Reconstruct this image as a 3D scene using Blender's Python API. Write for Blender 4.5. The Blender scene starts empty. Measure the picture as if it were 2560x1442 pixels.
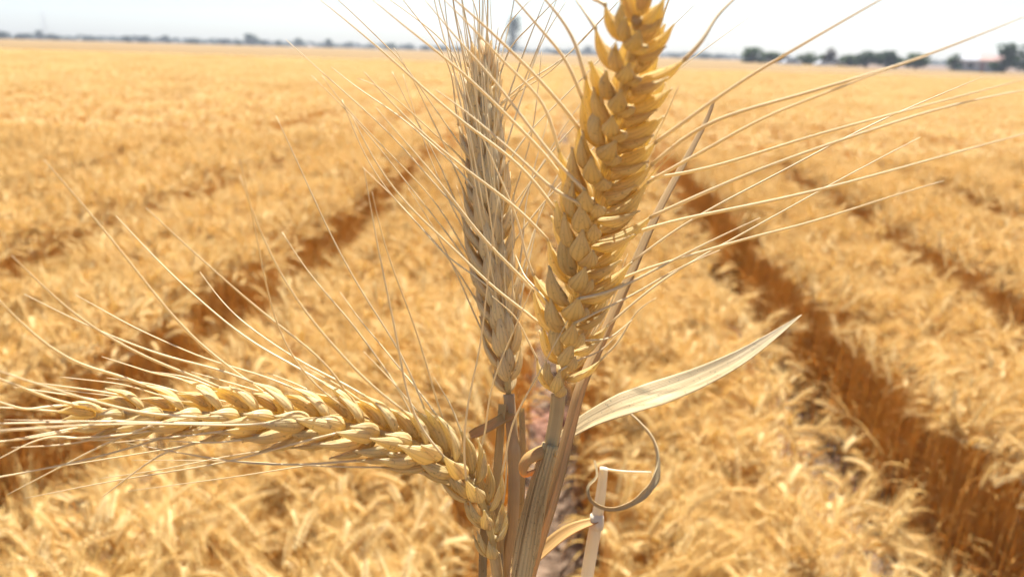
import bpy, math, random
from mathutils import Vector, Matrix
R = math.radians
S = bpy.context.scene
COL = S.collection
# ------------------------------------------------------------------ camera, sky, sun, exposure
EYE = Vector((0.0, 0.0, 1.65)); F = 1991.0          # focal length in photo pixels (2560 wide)
YAW, PITCH, ROLL = R(3.4), R(16.6), R(1.65)
f0 = Vector((-math.sin(YAW)*math.cos(PITCH), math.cos(YAW)*math.cos(PITCH), -math.sin(PITCH)))
r0 = Vector((math.cos(YAW), math.sin(YAW), 0)); u0 = r0.cross(f0)
CF = f0; CR = r0*math.cos(ROLL)+u0*math.sin(ROLL); CU = u0*math.cos(ROLL)-r0*math.sin(ROLL)
cd = bpy.data.cameras.new("camera"); cam = bpy.data.objects.new("camera", cd); COL.objects.link(cam)
m = Matrix((CR, CU, -CF)).transposed().to_4x4(); m.translation = EYE
cam.matrix_world = m
cd.sensor_width = 36; cd.lens = 36*F/2560; cd.clip_start = 0.01; cd.clip_end = 9000
cd.dof.use_dof = True; cd.dof.focus_distance = 0.212; cd.dof.aperture_fstop = 18
S.camera = cam
SUN_EL, SUN_AZ = R(61), R(10)                       # azimuth from +Y, negative = left of the view
sd = Vector((math.sin(SUN_AZ)*math.cos(SUN_EL), math.cos(SUN_AZ)*math.cos(SUN_EL), math.sin(SUN_EL)))
w = bpy.data.worlds.new("World"); S.world = w; w.use_nodes = True
nt = w.node_tree; bg = nt.nodes["Background"]
sky = nt.nodes.new("ShaderNodeTexSky"); sky.sky_type = 'NISHITA'; sky.sun_disc = False
sky.sun_elevation = SUN_EL; sky.sun_rotation = SUN_AZ; sky.air_density = 1.0; sky.dust_density = 1.0; sky.ozone_density = 4.0; sky.altitude = 10
nt.links.new(sky.outputs[0], bg.inputs[0]); bg.inputs[1].default_value = 0.062
sl = bpy.data.lights.new("sun", 'SUN'); sl.energy = 5.0; sl.angle = R(0.5); sl.color = (1, .955, .88)
so = bpy.data.objects.new("sun", sl); COL.objects.link(so); so.rotation_euler = sd.to_track_quat('Z', 'Y').to_euler()
S.view_settings.view_transform = 'Standard'; S.view_settings.look = 'None'
S.view_settings.exposure = 1.4; S.view_settings.gamma = 1
S.render.engine = 'CYCLES'
S.cycles.max_bounces = 8; S.cycles.transmission_bounces = 6; S.cycles.diffuse_bounces = 5; S.cycles.transparent_max_bounces = 8
S.cycles.sample_clamp_indirect = 6

def P(px, py, z):
    return EYE + CF*z + CR*((px-1280)/F*z) - CU*((py-721)/F*z)
def PX(p):
    d = p-EYE; z = d.dot(CF)
    return 1280+F*d.dot(CR)/z, 721-F*d.dot(CU)/z, z
def hit(px, py, h=0.0):                               # where a sight line meets the level plane at height h
    d = P(px, py, 1)-EYE; t = (h-EYE.z)/d.z
    return EYE+d*t
def far(px, dist):                                    # ground point at a bearing and distance
    x, y, _ = (P(px, 130, 1)-EYE); k = dist/math.hypot(x, y)
    return Vector((x*k, y*k, 0))

# ------------------------------------------------------------------ mesh helpers
class MB:
    def __init__(s): s.v = []; s.f = []; s.uv = []; s.mi = []
    def add(s, verts, faces, uvs, mi=0):
        o = len(s.v); s.v += verts
        for f_ in faces:
            s.f.append(tuple(i+o for i in f_)); s.uv += [uvs[i] for i in f_]; s.mi.append(mi)
    def merge(s, o, M):
        b = len(s.v); s.v += [M @ p for p in o.v]
        s.f += [tuple(i+b for i in f_) for f_ in o.f]; s.uv += o.uv; s.mi += o.mi
    def mesh(s, name, mats):
        me = bpy.data.meshes.new(name); me.from_pydata([tuple(p) for p in s.v], [], s.f)
        uvl = me.uv_layers.new(name="UVMap"); flat = [c for u in s.uv for c in u]
        uvl.data.foreach_set("uv", flat)
        for mt in mats: me.materials.append(mt)
        me.polygons.foreach_set("material_index", s.mi); me.polygons.foreach_set("use_smooth", [True]*len(s.f))
        me.update(); return me
def link(name, me, parent=None):
    o = bpy.data.objects.new(name, me); COL.objects.link(o)
    if parent: o.parent = parent
    return o
def part(name, mb, mats, parent, off=None):
    if off is not None: mb.v = [p-off for p in mb.v]
    return link(name, mb.mesh(name, mats if isinstance(mats, list) else [mats]), parent)
def tag(o, label, cat, group=None, kind=None):
    o["label"] = label; o["category"] = cat
    if group: o["group"] = group
    if kind: o["kind"] = kind
def thing(name, loc, label, cat, group=None):
    o = bpy.data.objects.new(name, None); COL.objects.link(o); o.location = loc; o.empty_display_size = .05
    tag(o, label, cat, group); return o
def catmull(pts, n):
    P_ = [pts[0]*2-pts[1]]+list(pts)+[pts[-1]*2-pts[-2]]; out = []
    k = len(pts)-1; lens = [0]
    for i in range(k): lens.append(lens[-1]+(pts[i+1]-pts[i]).length)
    for j in range(n+1):
        s = lens[-1]*j/n; i = 0
        while i < k-1 and lens[i+1] < s: i += 1
        t = (s-lens[i])/max(1e-9, lens[i+1]-lens[i]); a, b, c, d = P_[i:i+4]
        out.append(0.5*((b*2)+(c-a)*t+(a*2-b*5+c*4-d)*t*t+(b*3-a-c*3+d)*t*t*t))
    return out
def frames(path, up=None):
    T = []
    for i in range(len(path)):
        a = path[max(0, i-1)]; b = path[min(len(path)-1, i+1)]; T.append((b-a).normalized())
    n = (up or Vector((0, 0, 1))); n = n-T[0]*n.dot(T[0])
    if n.length < 1e-4: n = Vector((1, 0, 0))-T[0]*T[0].x
    n.normalize(); N = []
    for t in T:
        n = (n-t*n.dot(t)).normalized(); N.append(n)
    return T, N
def tube(mb, path, rad, sides=6, mi=0, cap=True, up=None, prof=None):
    T, N = frames(path, up); v = []; uv = []; n = len(path)
    for i, p in enumerate(path):
        B = T[i].cross(N[i])
        for k in range(sides):
            a = 2*math.pi*k/sides; r = rad[i]*(prof(k/sides, i/(n-1)) if prof else 1)
            v.append(p+(N[i]*math.cos(a)+B*math.sin(a))*r); uv.append((k/sides, i/(n-1)))
    f = [(i*sides+k, i*sides+(k+1) % sides, (i+1)*sides+(k+1) % sides, (i+1)*sides+k) for i in range(n-1) for k in range(sides)]
    if cap: f += [tuple(range(sides-1, -1, -1)), tuple(range((n-1)*sides, n*sides))]
    mb.add(v, f, uv, mi)
def ribbon(mb, path, width, nrm, cup=0.15, thick=.00018, cross=7, mi=0, twist=None, wav=0, rng=None):
    """a dry leaf blade: cupped cross-section, real thickness; nrm = the side its upper face looks to"""
    n = len(path); T, N = frames(path, nrm if isinstance(nrm, Vector) else nrm[0]); v = []; uv = []
    for i, p in enumerate(path):
        s = i/(n-1)
        nn = N[i] if isinstance(nrm, Vector) else nrm[min(i, len(nrm)-1)]
        nn = (nn-T[i]*nn.dot(T[i])).normalized()
        if twist: nn = Matrix.Rotation(twist(s), 3, T[i]) @ nn
        B = T[i].cross(nn)
        for side in (1, -1):
            for k in range(cross):
                q = 2*k/(cross-1)-1
                d = cup*width[i]*(q*q-.4)+wav*width[i]*math.sin(q*9+s*5)*.5+(rng.uniform(-1, 1)*wav*width[i]*.3 if rng else 0)
                v.append(p+B*(q*width[i]/2)+nn*(d+side*thick/2)); uv.append((k/(cross-1), s))
    c = cross; f = []
    for i in range(n-1):
        a = i*2*c; b = a+2*c
        for k in range(c-1):
            f.append((a+k, a+k+1, b+k+1, b+k)); f.append((a+c+k+1, a+c+k, b+c+k, b+c+k+1))
        f.append((a+c, a, b, b+c)); f.append((a+c-1, a+2*c-1, b+2*c-1, b+c-1))
    mb.add(v, f, uv, mi)

# ------------------------------------------------------------------ materials
def newmat(name):
    mt = bpy.data.materials.new(name); mt.use_nodes = True; t = mt.node_tree; t.nodes.clear()
    return mt, t, (lambda k, **kw: _nd(t, k, kw)), t.links.new
def _nd(t, k, kw):
    n = t.nodes.new(k)
    for a, b in kw.items(): setattr(n, a, b)
    return n
def straw(name, light, dark, trans=.35, stripes=30, rough=.55, bump=.25, blotch=120, var=.25, tcol=None, ustretch=2.5, dist=.0004, spec=.35, veins=0, patch=0):
    mt, t, nd, L = newmat(name)
    uv = nd("ShaderNodeUVMap"); uv.uv_map = "UVMap"
    mp = nd("ShaderNodeMapping"); mp.inputs["Scale"].default_value = (stripes, ustretch, 1); L(uv.outputs[0], mp.inputs[0])
    fib = nd("ShaderNodeTexNoise"); fib.inputs["Scale"].default_value = 1; fib.inputs["Detail"].default_value = 3; L(mp.outputs[0], fib.inputs["Vector"])
    tc = nd("ShaderNodeTexCoord"); bl = nd("ShaderNodeTexNoise"); bl.inputs["Scale"].default_value = blotch; bl.inputs["Detail"].default_value = 4
    L(tc.outputs["Object"], bl.inputs["Vector"])
    oi = nd("ShaderNodeObjectInfo")
    a1 = nd("ShaderNodeMath", operation='MULTIPLY_ADD'); a1.inputs[1].default_value = .55; L(fib.outputs[0], a1.inputs[0])
    a2 = nd("ShaderNodeMath", operation='MULTIPLY'); a2.inputs[1].default_value = .55; L(bl.outputs[0], a2.inputs[0]); L(a2.outputs[0], a1.inputs[2])
    a3 = nd("ShaderNodeMath", operation='MULTIPLY_ADD'); a3.inputs[1].default_value = var; L(oi.outputs["Random"], a3.inputs[0]); L(a1.outputs[0], a3.inputs[2])
    if patch:
        ge = nd("ShaderNodeNewGeometry"); pn = nd("ShaderNodeTexNoise"); pn.inputs["Scale"].default_value = .45; pn.inputs["Detail"].default_value = 4; L(ge.outputs["Position"], pn.inputs["Vector"])
        pa = nd("ShaderNodeMath", operation='MULTIPLY_ADD'); pa.inputs[1].default_value = patch; L(pn.outputs[0], pa.inputs[0])
        ps = nd("ShaderNodeMath", operation='SUBTRACT'); ps.inputs[1].default_value = patch*.5; L(a3.outputs[0], ps.inputs[0]); L(ps.outputs[0], pa.inputs[2]); a3 = pa
    rp = nd("ShaderNodeValToRGB"); rp.color_ramp.elements[0].position = .36; rp.color_ramp.elements[0].color = (*dark, 1)
    rp.color_ramp.elements[1].position = .72; rp.color_ramp.elements[1].color = (*light, 1); L(a3.outputs[0], rp.inputs[0])
    col = rp.outputs[0]; hgt = fib.outputs[0]
    if veins:
        sp_ = nd("ShaderNodeSeparateXYZ"); L(uv.outputs[0], sp_.inputs[0])
        wob = nd("ShaderNodeMath", operation='MULTIPLY_ADD'); wob.inputs[1].default_value = .05; L(bl.outputs[0], wob.inputs[0]); L(sp_.outputs["X"], wob.inputs[2])
        fr = nd("ShaderNodeMath", operation='MULTIPLY'); fr.inputs[1].default_value = veins; L(wob.outputs[0], fr.inputs[0])
        pp_ = nd("ShaderNodeMath", operation='PINGPONG'); pp_.inputs[1].default_value = .5; L(fr.outputs[0], pp_.inputs[0])
        vr = nd("ShaderNodeMapRange"); vr.inputs["From Min"].default_value = .0; vr.inputs["From Max"].default_value = .28; vr.inputs["To Min"].default_value = .84; vr.inputs["To Max"].default_value = 1; L(pp_.outputs[0], vr.inputs["Value"])
        spk = nd("ShaderNodeTexNoise"); spk.inputs["Scale"].default_value = 1100; spk.inputs["Detail"].default_value = 2; L(tc.outputs["Object"], spk.inputs["Vector"])
        sr = nd("ShaderNodeMapRange"); sr.inputs["From Min"].default_value = .62; sr.inputs["From Max"].default_value = .72; sr.inputs["To Min"].default_value = 1; sr.inputs["To Max"].default_value = .66; L(spk.outputs[0], sr.inputs["Value"])
        mu = nd("ShaderNodeMath", operation='MULTIPLY'); L(vr.outputs[0], mu.inputs[0]); L(sr.outputs[0], mu.inputs[1])
        cm_ = nd("ShaderNodeMixRGB", blend_type='MULTIPLY'); cm_.inputs[0].default_value = 1; L(col, cm_.inputs[1]); L(mu.outputs[0], cm_.inputs[2])
        tp = nd("ShaderNodeMapRange"); tp.inputs["From Min"].default_value = .62; tp.inputs["From Max"].default_value = 1; tp.inputs["To Max"].default_value = .6; L(sp_.outputs["Y"], tp.inputs["Value"])
        ct = nd("ShaderNodeMixRGB"); ct.inputs[2].default_value = (.86, .76, .52, 1); L(tp.outputs[0], ct.inputs[0]); L(cm_.outputs[0], ct.inputs[1]); col = ct.outputs[0]
        ha = nd("ShaderNodeMath", operation='MULTIPLY_ADD'); ha.inputs[1].default_value = 1.2; L(vr.outputs[0], ha.inputs[0]); L(fib.outputs[0], ha.inputs[2]); hgt = ha.outputs[0]
    pb = nd("ShaderNodeBsdfPrincipled"); pb.inputs["Roughness"].default_value = rough; pb.inputs["Specular IOR Level"].default_value = spec
    L(col, pb.inputs["Base Color"])
    bp = nd("ShaderNodeBump"); bp.inputs["Strength"].default_value = bump; bp.inputs["Distance"].default_value = dist
    L(hgt, bp.inputs["Height"]); L(bp.outputs[0], pb.inputs["Normal"])
    tr = nd("ShaderNodeBsdfTranslucent"); mx = nd("ShaderNodeMixRGB", blend_type='MULTIPLY'); mx.inputs[0].default_value = 1
    mx.inputs[2].default_value = (*(tcol or (1, .82, .42)), 1); L(col, mx.inputs[1]); L(mx.outputs[0], tr.inputs[0])
    ms = nd("ShaderNodeMixShader"); ms.inputs[0].default_value = trans; L(pb.outputs[0], ms.inputs[1]); L(tr.outputs[0], ms.inputs[2])
    out = nd("ShaderNodeOutputMaterial"); L(ms.outputs[0], out.inputs[0])
    return mt
M_floret = straw("straw_floret", (.92, .76, .37), (.70, .51, .19), .48, 13, .42, .6, 90, .3, (1, .90, .55), 1.6, .0008, veins=10, spec=.5)
M_grey = straw("straw_grey_floret", (.97, .85, .53), (.85, .67, .36), .5, 13, .42, .6, 110, .25, (1, .86, .55), 1.6, .0008, veins=10, spec=.5)
M_glume = straw("straw_glume", (.93, .78, .41), (.72, .53, .22), .48, 12, .42, .6, 90, .25, (1, .90, .56), 1.6, .0008, veins=11, spec=.5)
M_awn = straw("straw_awn", (.88, .76, .48), (.70, .54, .28), .3, 4, .42, .1, 60, .25, (1, .85, .5), 3, spec=.5)
M_leaf = straw("dry_leaf", (.76, .61, .33), (.46, .31, .13), .30, 34, .55, .55, 60, .1, (1, .78, .38), 1.2, .0006, veins=20)
M_roll = straw("rolled_leaf", (.70, .52, .28), (.42, .26, .12), .34, 22, .55, .5, 60, .1, (1, .62, .22), 1.2, .0006)
M_stem = straw("dry_stem", (.70, .51, .23), (.42, .26, .10), .2, 20, .5, .4, 70, .1, (1, .7, .3), 3, .0005)
M_amber = straw("amber_leaf", (.74, .52, .20), (.52, .30, .09), .45, 20, .5, .4, 60, .1, (1, .66, .2))
M_sheath = straw("leaf_sheath", (.82, .62, .29), (.42, .26, .10), .3, 8, .5, .8, 50, .1, (1, .68, .28), .9, .0012, veins=17)
M_amberroll = straw("amber_rolled_leaf", (.80, .62, .32), (.52, .36, .16), .42, 10, .5, .6, 50, .1, (1, .76, .36), .9, .0010)
M_midstem = straw("purplish_stem", (.60, .42, .22), (.32, .19, .10), .18, 10, .5, .5, 60, .1, None, 1.5, .0006)
M_pale = straw("pale_straw", (.95, .91, .78), (.84, .74, .52), .4, 16, .45, .3, 40, .1, None, 2)
F_ear = straw("field_ear", (.94, .82, .47), (.76, .56, .19), .38, 6, .6, 0, 60, .35, (1, .84, .40), 6, spec=.25, patch=.7)
F_stem = straw("field_stem", (.86, .60, .19), (.66, .42, .09), .44, 3, .55, 0, 8, .3, (1, .80, .32), 3, spec=.25)
F_awn = straw("field_awn", (.84, .62, .23), (.66, .44, .11), .4, 3, .5, 0, 60, .3, (1, .82, .4), 3, spec=.4, patch=.7)
F_leaf = straw("field_leaf", (.80, .57, .19), (.55, .33, .07), .42, 5, .6, 0, 30, .35, (1, .74, .28), 4, spec=.25, patch=.7)

def plain(name, col, rough=.8, noise=None, scale=5, bump=0, spec=.3):
    mt, t, nd, L = newmat(name); pb = nd("ShaderNodeBsdfPrincipled"); pb.inputs["Roughness"].default_value = rough
    pb.inputs["Specular IOR Level"].default_value = spec; pb.inputs["Base Color"].default_value = (*col, 1)
    if noise:
        tc = nd("ShaderNodeTexCoord"); n = nd("ShaderNodeTexNoise"); n.inputs["Scale"].default_value = scale; n.inputs["Detail"].default_value = 8
        L(tc.outputs["Object"], n.inputs[0]); rp = nd("ShaderNodeValToRGB"); rp.color_ramp.elements[0].position = .32; rp.color_ramp.elements[1].position = .68
        rp.color_ramp.elements[0].color = (*noise, 1); rp.color_ramp.elements[1].color = (*col, 1); L(n.outputs[0], rp.inputs[0]); L(rp.outputs[0], pb.inputs["Base Color"])
        if bump:
            b = nd("ShaderNodeBump"); b.inputs["Strength"].default_value = bump; b.inputs["Distance"].default_value = .03; L(n.outputs[0], b.inputs["Height"]); L(b.outputs[0], pb.inputs["Normal"])
    out = nd("ShaderNodeOutputMaterial"); L(pb.outputs[0], out.inputs[0]); return mt

# ------------------------------------------------------------------ ground: one sheet, bedded near the camera, flat to the horizon
def soil_mat():
    mt, t, nd, L = newmat("soil"); tc = nd("ShaderNodeTexCoord")
    n1 = nd("ShaderNodeTexNoise"); n1.inputs["Scale"].default_value = 14; n1.inputs["Detail"].default_value = 10
    n2 = nd("ShaderNodeTexVoronoi"); n2.inputs["Scale"].default_value = 26
    n3 = nd("ShaderNodeTexNoise"); n3.inputs["Scale"].default_value = 1.1; n3.inputs["Detail"].default_value = 3
    for n in (n1, n2, n3): L(tc.outputs["Object"], n.inputs["Vector"])
    rp = nd("ShaderNodeValToRGB"); e = rp.color_ramp.elements; e[0].position = .3; e[0].color = (.10, .065, .042, 1); e[1].position = .7; e[1].color = (.23, .16, .11, 1); L(n1.outputs[0], rp.inputs[0])
    rr = nd("ShaderNodeValToRGB"); e = rr.color_ramp.elements; e[0].position = .64; e[0].color = (0, 0, 0, 1); e[1].position = .72; e[1].color = (1, 1, 1, 1); L(n3.outputs[0], rr.inputs[0])
    mx = nd("ShaderNodeMixRGB"); mx.inputs[2].default_value = (.25, .135, .095, 1); 
    st = hit(1362, 1062); vm = nd("ShaderNodeVectorMath", operation='DISTANCE'); vm.inputs[1].default_value = tuple(st); L(tc.outputs["Object"], vm.inputs[0])
    md_ = nd("ShaderNodeMath", operation='MULTIPLY_ADD'); md_.inputs[1].default_value = .16; L(n1.outputs[0], md_.inputs[0]); L(vm.outputs["Value"], md_.inputs[2])
    rs = nd("ShaderNodeValToRGB"); e = rs.color_ramp.elements; e[0].position = .20; e[0].color = (1, 1, 1, 1); e[1].position = .27; e[1].color = (0, 0, 0, 1); L(md_.outputs[0], rs.inputs[0])
    sm = nd("ShaderNodeMath", operation='MAXIMUM'); L(rr.outputs[0], sm.inputs[0]); L(rs.outputs[0], sm.inputs[1]); L(sm.outputs[0], mx.inputs[0]); L(rp.outputs[0], mx.inputs[1])
    pb = nd("ShaderNodeBsdfPrincipled"); pb.inputs["Roughness"].default_value = .95; pb.inputs["Specular IOR Level"].default_value = .1; L(mx.outputs[0], pb.inputs["Base Color"])
    ad = nd("ShaderNodeMath", operation='MULTIPLY_ADD'); ad.inputs[1].default_value = .6; L(n2.outputs[0], ad.inputs[0]); L(n1.outputs[0], ad.inputs[2])
    b = nd("ShaderNodeBump"); b.inputs["Strength"].default_value = .9; b.inputs["Distance"].default_value = .035; L(ad.outputs[0], b.inputs["Height"]); L(b.outputs[0], pb.inputs["Normal"])
    out = nd("ShaderNodeOutputMaterial"); L(pb.outputs[0], out.inputs[0]); return mt
FUR = [(-1.28, .40), (0.0, .20), (.95, .33)]           # furrow middle, bare width between the stems
while FUR[0][0] > -58: FUR.insert(0, (FUR[0][0]-1.27, .33))
while FUR[-1][0] < 58: FUR.append((FUR[-1][0]+1.07, .24))
BED = [(a[0]+a[1]/2, b[0]-b[1]/2) for a, b in zip(FUR, FUR[1:])]
def furrow_z(x, y):
    d, g_ = min((abs(x-a), g) for a, g in FUR if abs(x-a) < 1.5)
    return .07*max(0, min(1, (d-g_*.25)/(g_*.4)))
def bed_of(x):
    for k, (a, b) in enumerate(BED):
        if a+.05 < x < b-.05: return k-[q[0] for q in FUR].index(0.0)
rng = random.Random(5)
def axis(core, step, lim):
    a = [-core]; 
    while a[-1] < core: a.append(a[-1]+step)
    s = step
    while a[-1] < lim: s *= 1.35; a.append(a[-1]+s); a.insert(0, a[0]-s)
    return a
xs = axis(5, .05, 4500); ys = [y+6 for y in axis(7.5, .06, 4500)]
from mathutils import noise as NZ
gm = MB(); v = []; uv = []
for y in ys:
    for x in xs:
        near = abs(x) < 5 and -1.5 < y < 13
        z = furrow_z(x, y) if near else .0
        if near: z += .03*NZ.noise(Vector((x*7, y*7, 0)))+.018*NZ.noise(Vector((x*19, y*19, 3)))
        v.append(Vector((x, y, z))); uv.append((x, y))
W_ = len(xs)
gm.add(v, [(j*W_+i, j*W_+i+1, (j+1)*W_+i+1, (j+1)*W_+i) for j in range(len(ys)-1) for i in range(W_-1)], uv)
g = part("ground", gm, soil_mat(), None); g["kind"] = "structure"; g["label"] = "dry pinkish brown soil of the furrows and the land beyond"

# ------------------------------------------------------------------ wheat of the field
def field_stalk(rng, h, lod=0, az=None, nod=None):
    """returns stem, ear and leaf builders of one nodding ripe wheat plant rooted at the origin"""
    st, ea, lf = MB(), MB(), MB()
    az = rng.uniform(0, 2*math.pi) if az is None else az
    hd = Vector((math.cos(az), math.sin(az), 0)); side = Vector((-hd.y, hd.x, 0))
    lean = rng.uniform(.02, .16); nod = (rng.uniform(.4, 1.1) if rng.random() < .28 else rng.uniform(1.1, 2.25)) if nod is None else nod
    p = Vector((0, 0, 0)); path = [p.copy()]; n = 6 if lod == 0 else 3
    wob = rng.uniform(-.06, .06)
    for i in range(n):
        a = lean*(.3+.7*i/n); p = p+(hd*math.sin(a)+side*wob*math.sin(i)+Vector((0, 0, math.cos(a))))*(h*.84/n); path.append(p.copy())
    a = lean; k = 4 if lod == 0 else 2                   # neck
    for i in range(k):
        a += (nod*.55-lean)/k; p = p+(hd*math.sin(a)+Vector((0, 0, math.cos(a))))*(h*.16/k); path.append(p.copy())
    tube(st, path, [.0019-.0009*i/len(path) for i in range(len(path))], 4 if lod == 0 else 3, 0, False)
    L_ = rng.uniform(.062, .092); ne = 9 if lod == 0 else 6; ep = [p.copy()]; Ts = []
    for i in range(ne):
        a += nod*.45/ne; t = hd*math.sin(a)+Vector((0, 0, math.cos(a))); Ts.append(t); p = p+t*(L_/ne); ep.append(p.copy())
    Ts.append(Ts[-1]); roll = rng.uniform(0, math.pi)
    if lod == 0:
        tube(ea, ep, [.0022]*len(ep), 4, 1, True)
    else:
        tube(ea, ep, [.0026]+[(.0062 if i % 2 else .0048)*(1-.45*(i/ne)**3) for i in range(1, ne)]+[.0015], 5, 1, True)
    for i in range(ne):
        t = Ts[i]; n1 = side; n2 = t.cross(n1)
        r1 = n1*math.cos(roll)+n2*math.sin(roll); f1 = t.cross(r1)
        for s in (-1, 1):
            b = ep[i]+r1*s*.0015+t*(.004 if s > 0 else 0)
            for q in (-1, 1):
                d = (t+r1*s*.42+f1*q*.36).normalized(); o = (r1*s+f1*q*.6).normalized(); x = d.cross(o).normalized(); o = x.cross(d)
                ln = .0125; sc = .75+.25*math.sin(math.pi*min(1, (i+1.2)/(ne*.8)))
                if lod == 0:
                    v = [b]; 
                    for (ss, ww) in ((.3, .0028), (.65, .0023)):
                        c = b+d*ln*ss+o*.0012
                        v += [c+x*ww*sc, c+o*ww*sc*.8, c-x*ww*sc, c-o*ww*sc*.8]
                    v.append(b+d*ln)
                    f_ = [(0, 1+(j+1) % 4, 1+j) for j in range(4)]+[(1+j, 1+(j+1) % 4, 5+(j+1) % 4, 5+j) for j in range(4)]+[(5+j, 5+(j+1) % 4, 9) for j in range(4)]
                    ea.add(v, f_, [(.5, .2)]*10, 1)
                if lod == 0 or (q > 0 and i % 2 == (s > 0)):
                    al = rng.uniform(.045, .075); ad = (t*1.0+r1*s*.34+f1*q*.22+Vector((rng.uniform(-.12, .12), rng.uniform(-.12, .12), rng.uniform(-.1, .14)))).normalized()
                    bb = b+d*ln*.85; bend = hd*.0+Vector((0, 0, -.10))*al
                    if lod == 0:
                        m_ = bb+ad*al*.5+o*.002; e_ = bb+ad*al+bend; wd = .0005
                        v = [bb+x*wd, bb+o*wd, bb-x*wd, m_+x*wd*.7, m_+o*wd*.7, m_-x*wd*.7, e_]
                        ea.add(v, [(0, 1, 4, 3), (1, 2, 5, 4), (2, 0, 3, 5), (3, 4, 6), (4, 5, 6), (5, 3, 6)], [(.5, .9)]*7, 3)
                    else:
                        e_ = bb+ad*al+bend; wd = .0009
                        ea.add([bb+x*wd, bb-x*wd, e_, bb+o*wd], [(0, 1, 2), (1, 3, 2), (3, 0, 2)], [(.5, .9)]*4, 3)
    for j in range(rng.choice((1, 1, 2)) if lod == 0 else 1):
        la = rng.uniform(0, 2*math.pi); ld = Vector((math.cos(la), math.sin(la), 0)); z0 = path[min(len(path)-1, 2+j)]
        ll = rng.uniform(.12, .22); el = rng.uniform(.9, 1.4); q = z0.copy(); lp = [q.copy()]; nn = 6 if lod == 0 else 3
        cur = rng.uniform(1.2, 2.6)
        for i in range(nn):
            e2 = el-cur*(i/nn); q = q+(ld*math.cos(e2)+Vector((0, 0, math.sin(e2))))*(ll/nn); q.z = max(q.z, .03); lp.append(q.copy())
        wd = rng.uniform(.006, .010); tw = rng.uniform(-2.5, 2.5)
        ribbon(lf, lp, [wd*(1-.9*(i/nn)**2) for i in range(nn+1)], Vector((0, 0, 1)) if abs(ld.z) < .9 else ld, .2, .0005, 3, 2, twist=lambda s: tw*s)
    return st, ea, lf
FM = [F_stem, F_ear, F_leaf, F_awn]
def clump(seed, n, wx, wy, lod, h0, h1, inward=False):
    rg = random.Random(seed); c = MB()
    for i in range(n):
        az = rg.uniform(0, 2*math.pi) if rg.random() < .55 else rg.gauss(math.pi*.95, .8)
        if inward: az = rg.gauss(0, 1.0)
        for b in field_stalk(rg, rg.uniform(h0, h1), lod, az):
            c.merge(b, Matrix.Translation((rg.uniform(-wx/2, wx/2), rg.uniform(-wy/2, wy/2), 0)))
    return bpy.data.objects.new("wheat_clump", c.mesh("wheat_clump", FM))
near_cl = [clump(100+i, 32, .235, .22, 0, .53, .61) for i in range(7)]
far_cl = [clump(200+i, 115, .70, .66, 1, .53, .60) for i in range(4)]

edge_cl = [clump(300+i, 34, .20, .22, 0, .53, .61, True) for i in range(3)]    # bed edges: heads hang in over the bed

# the 300 stalks that show largest, each a thing of its own
protos = []
for i in range(22):
    rg = random.Random(700+i); az = rg.uniform(0, 2*math.pi) if i % 2 else rg.gauss(math.pi*.95, .8)
    b = field_stalk(rg, rg.uniform(.52, .62), 0, az)
    protos.append([az]+[(nm, x.mesh(nm, FM)) for nm, x in zip(("stem", "ear", "leaf"), b)])
rg = random.Random(31); cand = []
while len(cand) < 6000:
    x = rg.uniform(-1.6, 1.6); y = rg.uniform(1.25, 2.7)
    if bed_of(x) is None: continue
    px, py, z = PX(Vector((x, y, .52)))
    if -40 < px < 2600 and py < 1500: cand.append((z, x, y))
cand = [c for c in cand if rg.random() < 0.14]; cand.sort(); near300 = cand[:300]; ZCUT = near300[-1][0]
BEDS = {-2: "beyond the far left furrow", -1: "in the bed left of the middle furrow", 0: "in the bed right of the middle furrow", 1: "beyond the dark right furrow"}
for i, (z, x, y) in enumerate(near300):
    b = bed_of(x)
    pr = protos[rg.randrange(len(protos))]
    t = thing("wheat_plant", (x, y, furrow_z(x, y)-.01), "ripe golden wheat plant with nodding bearded ear "+BEDS.get(b, BEDS[0]), "wheat", "nearest wheat plants "+BEDS.get(b, BEDS[0]))
    t.rotation_euler = (rg.uniform(-.06, .06), rg.uniform(-.06, .06), rg.gauss(0, .5)); s = rg.uniform(.92, 1.08)
    lo, hi = next(q for q in BED if q[0] < x < q[1])
    if (x-lo < .17 and x > 0) or (hi-x < .17 and -.4 < x < 0): t.rotation_euler = (0, 0, (0 if x-lo < hi-x else math.pi)+rg.gauss(0, 1.0)-pr[0]); t.scale = (s, s, s)
    for nm, me in pr[1:]: link(nm, me, t)

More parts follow.
